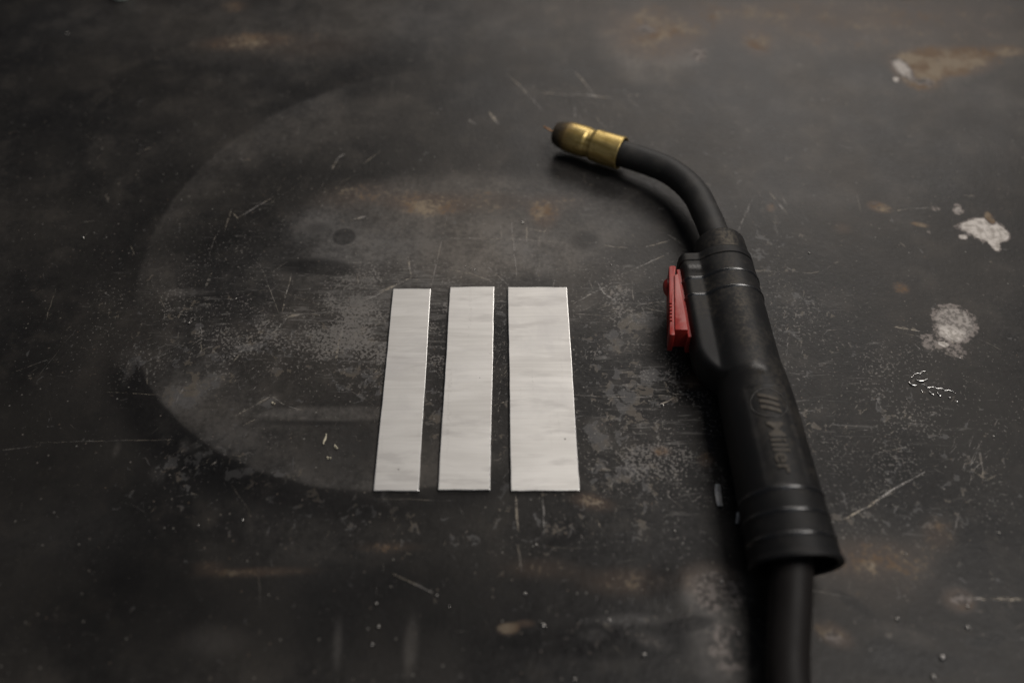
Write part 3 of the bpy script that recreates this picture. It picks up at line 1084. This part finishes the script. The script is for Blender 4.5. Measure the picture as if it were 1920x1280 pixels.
v, f = [], []
NR, rad, tube = 64, .0098, .00038
for i in range(NR):
    a = 2 * math.pi * i / NR
    for k in range(6):
        b = 2 * math.pi * k / 6
        rr_ = rad + tube * math.cos(b)
        v.append((EC[0] + rr_ * math.cos(a), EC[1] + rr_ * math.sin(a), tube * math.sin(b)))
for i in range(NR):
    for k in range(6):
        f.append((i * 6 + k, ((i + 1) % NR) * 6 + k, ((i + 1) % NR) * 6 + (k + 1) % 6, i * 6 + (k + 1) % 6))
link_mesh('emblem_ring', drape(v, .0), f, M_RING, handle, True)
for k in (-1, 0, 1):
    v, f = [], []
    n = 10
    half_l, half_w, sl = .0052 , .00135, .34
    for i in range(n + 1):
        yy = -half_l + 2 * half_l * i / n
        xx = EC[0] + k * .0040 + yy * sl
        for (dx, dz) in ((-half_w, -.0003), (-half_w * .85, .0005), (half_w * .85, .0005), (half_w, -.0003)):
            v.append((xx + dx, EC[1] + yy, dz))
    for i in range(n):
        for j in range(3):
            a = i * 4 + j
            f.append((a, a + 1, a + 5, a + 4))
    f.append((0, 1, 2, 3))
    f.append((n * 4 + 3, n * 4 + 2, n * 4 + 1, n * 4))
    link_mesh('emblem_bar', drape(v, .0), f, M_EMBLEM, handle)
tc = bpy.data.curves.new('lettering', 'FONT')
tc.body = 'Miller'
tc.size = .0118
tc.shear = .05
tc.offset = .00010
tc.extrude = .0005
tc.resolution_u = 3
to = bpy.data.objects.new('lettering_curve', tc)
COL.objects.link(to)
bpy.context.view_layer.update()
dg = bpy.context.evaluated_depsgraph_get()
tm = bpy.data.meshes.new_from_object(to.evaluated_get(dg))
bpy.data.objects.remove(to)
co = np.array([v.co[:] for v in tm.vertices])
co[:, 0] = (co[:, 0] - co[:, 0].min()) / (co[:, 0].max() - co[:, 0].min()) * .0325 + .1590
co[:, 1] = (co[:, 1] - co[:, 1].min()) / (co[:, 1].max() - co[:, 1].min()) * .0086 - .0044
dr = drape([tuple(c) for c in co], .0001)
for i, vv in enumerate(tm.vertices):
    vv.co = dr[i]
tm.materials.clear()
tm.materials.append(M_EMBLEM)
lo = bpy.data.objects.new('lettering', tm)
COL.objects.link(lo)
lo.parent = handle
lo['label'] = 'raised name lettering in worn tan on the black grip'


# front collar of the grip
def lathe(name, prof, mat, parent, mtx=None, n=48, smooth_deg=40):
    """prof: (x along axis, radius)"""
    v, f = [], []
    for (x, r) in prof:
        for i in range(n):
            a = 2 * math.pi * i / n
            p = Vector((x, r * math.cos(a), r * math.sin(a)))
            v.append(mtx @ p if mtx else p)
    m = len(prof)
    for k in range(m - 1):
        for i in range(n):
            j = (i + 1) % n
            f.append((k * n + i, k * n + j, (k + 1) * n + j, (k + 1) * n + i))
    o = link_mesh(name, v, f, mat, parent)
    bm = bmesh.new()
    bm.from_mesh(o.data)
    bmesh.ops.recalc_face_normals(bm, faces=bm.faces[:])
    bm.to_mesh(o.data)
    bm.free()
    auto_smooth(o, smooth_deg)
    return o


ZA = .0196
lathe('collar', [(.0010, .0090), (.0010, .0145), (.0016, .0157), (.0030, .0164), (.0120, .0168), (.0260, .0172)], M_COLLAR, gun, Matrix.Translation((0, 0, ZA)))


# neck: swept bent tube
def catmull(P, n=14):
    P = [Vector(p) for p in P]
    P = [P[0] * 2 - P[1]] + P + [P[-1] * 2 - P[-2]]
    out = []
    for i in range(1, len(P) - 2):
        for k in range(n):
            t = k / n
            a, b, c, d = P[i - 1:i + 3]
            out.append(.5 * ((2 * b) + (c - a) * t + (2 * a - 5 * b + 4 * c - d) * t * t + (3 * b - a - 3 * c + d) * t ** 3))
    out.append(P[-2])
    return out


def sweep(name, path, radius, mat, parent, n=32):
    v, f, ln = [], [], []
    L = 0
    up = Vector((0, 0, 1))
    for i, p in enumerate(path):
        if i:
            L += (p - path[i - 1]).length
        d = (path[min(i + 1, len(path) - 1)] - path[max(i - 1, 0)]).normalized()
        sx = d.cross(up).normalized()
        sz = sx.cross(d)
        r = radius(i / (len(path) - 1)) if callable(radius) else radius
        for k in range(n):
            a = 2 * math.pi * k / n
            v.append(p + sx * (r * math.cos(a)) + sz * (r * math.sin(a)))
            ln.append(L)
    m = len(path)
    for i in range(m - 1):
        for k in range(n):
            j = (k + 1) % n
            f.append((i * n + k, i * n + j, (i + 1) * n + j, (i + 1) * n + k))
    f.append(tuple(range(n))[::-1])
    f.append(tuple((m - 1) * n + k for k in range(n)))
    o = link_mesh(name, v, f, mat, parent, True)
    a = o.data.attributes.new('len', 'FLOAT', 'POINT')
    a.data.foreach_set('value', np.array(ln, np.float32))
    return o


G_ANG = math.atan2(G1.y - G0.y, G1.x - G0.x)


def loc(px, py, z):
    """measured point in the gun's own frame"""
    q = Matrix.Rotation(-G_ANG, 3, 'Z') @ (at(px, py, z) - Vector((G0.x, G0.y, 0)))
    return Vector((q.x, q.y, z))


NZF = loc(1042, 249, .0138)
NZB = loc(1166, 288, .0150)
n_in = NZB + (NZF - NZB).normalized() * .008
neck_path = catmull([n_in, NZB, loc(1212, 303, .0162), loc(1252, 319, .0173), loc(1284, 342, .0183), loc(1307, 368, .0190), loc(1321, 395, .0194), loc(1334, 424, .0196), Vector((.004, 0, ZA))], 10)
sweep('neck', neck_path, .0094, M_NECK, gun)

# nozzle (own frame: x from its mouth backwards)
nz_axis = (NZB - NZF).normalized()
nz_len = (NZB - NZF).length
ny = Vector((0, 0, 1)).cross(nz_axis).normalized()
nzv = nz_axis.cross(ny)
nm = Matrix((nz_axis, ny, nzv)).transposed().to_4x4()
nm.translation = NZF
prof = [(.0060, .0062), (.0002, .0068), (0, .0074), (.0004, .0080), (.0020, .0087), (.0055, .0098), (.0100, .0108), (.0104, .01095), (.0160, .0111), (.0215, .0111),
        (.0248, .0111), (.0262, .0107), (.0268, .0105), (.0292, .0105), (.0300, .0107), (.0320, .0116), (.0326, .0117), (.0400, .01175), (.0450, .0118),
        (.0500, .0119), (nz_len - .0004, .0120), (nz_len, .0117), (nz_len - .0002, .0108), (nz_len - .010, .0106)]
nz = lathe('nozzle', prof, M_BRASS, gun, None, 64, 9)
nz.matrix_local = nm
# hammered unevenness of the brass
for vv in nz.data.vertices:
    a = math.atan2(vv.co.z, vv.co.y)
    flat = math.cos(math.pi / 8) / math.cos((a + .2) % (math.pi / 4) - math.pi / 8)
    k = 1 + (flat - .96) * (.62 if .029 < vv.co.x < .049 else .22) + .008 * math.sin(3 * a + vv.co.x * 210)
    vv.co.y *= k
    vv.co.z *= k
lathe('contact_tip', [(.020, .0001), (.020, .0050), (.008, .0040), (.0012, .0034), (.0006, .0030), (.0006, .0006)], M_COPPER, nz, None, 24)
w_ = sweep('filler_wire', [Vector(p) for p in ((.012, 0, 0), (.002, 0, 0), (-.005, .0002, .0004), (-.0105, .0010, .0014))], .00055, M_COPPER, nz, 10)


# ---- trigger
def extrude_prof(name, prof, z0, z1, mat, parent, bev=.0005, taper=0.0):
    """prof: outline in gun x/y, extruded in z"""
    bm = bmesh.new()
    c = Vector((sum(p[0] for p in prof) / len(prof), sum(p[1] for p in prof) / len(prof)))
    lo_ = [bm.verts.new((p[0], p[1], z0)) for p in prof]
    hi_ = [bm.verts.new((p[0] + (c.x - p[0]) * taper, p[1] + (c.y - p[1]) * taper, z1)) for p in prof]
    bm.faces.new(lo_[::-1])
    bm.faces.new(hi_)
    n = len(prof)
    for i in range(n):
        j = (i + 1) % n
        bm.faces.new((lo_[i], lo_[j], hi_[j], hi_[i]))
    bmesh.ops.recalc_face_normals(bm, faces=bm.faces[:])
    if bev:
        bmesh.ops.bevel(bm, geom=bm.edges[:], offset=bev, segments=2, affect='EDGES', profile=.5, clamp_overlap=True)
    o = link_bm(name, bm, mat, parent)
    auto_smooth(o, 50)
    return o


trig = bpy.data.objects.new('trigger', None)
COL.objects.link(trig)
trig.parent = gun
trig.empty_display_size = .01
trig['label'] = 'worn red trigger lever with notched edge'
TZ = ZC(.06)
trig.location = (.0265 - .020 * .77, 0, 0)
trig.scale = (.77, 1, 1)
# base plate lying against the grip
extrude_prof('base_plate', [(.0225, -.0285), (.0225, -.0318), (.095, -.0326), (.095, -.0290)], TZ - .0088, TZ + .0060, M_RED, trig, .0004)
# wedge body
extrude_prof('wedge', [(.0300, -.0318), (.0320, -.0345), (.0900, -.0402), (.0905, -.0322)], TZ - .0074, TZ + .0084, M_REDW, trig, .0005)
# pressing bar with a rounded front end and notches along its edge
pr = [(.0210, -.0322), (.0200, -.0335), (.0200, -.0352), (.0215, -.0366)]
y_at = lambda x: -.0366 - (x - .0215) * .095
pr += [(.0600, y_at(.060))]
xn = .0612
for k in range(6):
    x = xn + k * .0036
    pr += [(x, y_at(x)), (x, y_at(x) + .0013), (x + .0014, y_at(x) + .0013), (x + .0014, y_at(x))]
pr += [(.0935, y_at(.0935)), (.0942, y_at(.0935) + .0008), (.0942, y_at(.0935) + .0030), (.0900, y_at(.0935) + .0034), (.0330, -.0343)]
extrude_prof('pressing_bar', pr, TZ - .0072, TZ + .0074, M_RED, trig, .00025)
# round pivot tab on the outer face
bm = bmesh.new()
bmesh.ops.create_uvsphere(bm, u_segments=20, v_segments=12, radius=1)
bmesh.ops.scale(bm, vec=(.0085, .0030, .0046), verts=bm.verts)
bmesh.ops.translate(bm, vec=(.0350, -.0378, TZ - .0005), verts=bm.verts)
link_bm('pivot_tab', bm, M_RED, trig, True)

# ---- cable leaving the grip
ZE = ZC(.233)
cab = catmull([(.2050, -.0010, ZE + .004), (.2310, -.0030, ZE + .0045), (.2520, -.0070, ZE + .001), (.2880, -.0140, ZE - .007), (.3400, -.0170, .0112), (.4200, -.0120, .0106), (.5200, .0080, .0106)], 10)
sweep('cable', cab, .0102, M_CABLE, gun, 36)


# ------------------------------------------------------------------ small loose things
def shard(name, px, py, length, width, ang, mat, label, cat, z=.0006, thick=.0007, group=None):
    p = at(px, py)
    bm = bmesh.new()
    n = 6
    rows = []
    for i in range(n + 1):
        t = i / n - .5
        w = width / 2 * (1 - .5 * abs(t) ** 1.5) * random.uniform(.82, 1.12)
        off = random.gauss(0, width * .06)
        zz = .0003 + .0004 * math.sin(i * 1.3)
        rows.append([bm.verts.new((off - w, t * length, zz)), bm.verts.new((off, t * length, zz + thick)), bm.verts.new((off + w, t * length, zz)), bm.verts.new((off, t * length, zz - .0002))])
    for a, b in zip(rows[:-1], rows[1:]):
        for k in range(4):
            bm.faces.new((a[k], a[(k + 1) % 4], b[(k + 1) % 4], b[k]))
    bm.faces.new(rows[0])
    bm.faces.new(rows[-1][::-1])
    o = link_bm(name, bm, mat)
    o.location = (p.x, p.y, .0002)
    o.rotation_euler = (0, 0, R(ang))
    tag(o, label, cat, group)
    return o


shard('metal_chip', 1347, 929, .0135, .0034, -2, M_CHIP, 'bright upright sliver of metal beside the lower grip', 'metal chip')
shard('metal_chip', 1384, 972, .0068, .0026, -14, M_CHIP, 'small bright metal sliver half in shadow against the grip', 'metal chip')
shard('paint_fleck', 609, 824, .0070, .0013, -8, M_FLECK, 'longest tan fleck left of the narrow strip', 'fleck')
shard('paint_fleck', 630, 839, .0030, .0015, 40, M_FLECK, 'middle tan fleck left of the narrow strip', 'fleck')
shard('paint_fleck', 617, 859, .0024, .0014, 75, M_FLECK, 'lowest tan fleck left of the narrow strip', 'fleck')
shard('paint_fleck', 513, 757, .0022, .0014, 60, M_FLECK, 'lone pale fleck on the scratch tip left of strips', 'fleck')


# drop highlights modelled as shavings, each a fine bent filament lying on the bench
sw0 = at(1735, 720)
glint_root = bpy.data.objects.new('metal_glints', None)
COL.objects.link(glint_root)
glint_root.empty_display_size = .01
glint_root.location = sw0
tag(glint_root, 'highlights of glossy drops, modelled as thin metal shavings below the pinkish bare patch', 'glints')
CURLS = [([(465, 600), (490, 590), (510, 560), (550, 545), (590, 548), (610, 520), (670, 520)], .00018), ([(530, 625), (560, 640), (600, 647), (650, 635), (690, 608)], .00042),
         ([(440, 650), (460, 680), (500, 700), (560, 695)], .00045), ([(600, 685), (650, 700), (680, 728), (750, 720), (800, 740), (860, 740), (905, 765), (960, 763), (1010, 780), (1045, 805)], .00022),
         ([(600, 755), (610, 780), (630, 792)], .00030), ([(695, 770), (730, 805), (775, 825)], .00034), ([(805, 785), (830, 825), (865, 838)], .00034),
         ([(948, 850), (965, 860), (988, 862)], .00036), ([(1042, 905), (1065, 910), (1092, 908)], .00026)]
for pts, r in CURLS:
    path = catmull([at(1640 + a / 6.857, 620 + b / 6.857, r + .0001) - sw0 for a, b in pts], 5)
    nn = len(path)
    sweep('glint', path, lambda t, r=r: r * (.25 + .75 * math.sin(math.pi * min(max(t, .02), .98)) ** .7), M_GLINT, glint_root, 8)

# pale round cap whose rim just reaches into view at the far edge
pc = at(229, -9)
bm = bmesh.new()
bmesh.ops.create_cone(bm, cap_ends=True, segments=40, radius1=.0098, radius2=.0092, depth=.006)
bmesh.ops.bevel(bm, geom=[e for e in bm.edges if len(e.link_faces) == 2 and e.calc_face_angle(0) > .8], offset=.0010, segments=3, affect='EDGES')
cp = link_bm('plastic_cap', bm, M_CAP)
auto_smooth(cp, 40)
cp.location = (pc.x, pc.y, .0031)
tag(cp, 'pale green plastic cap at the far left edge', 'cap')
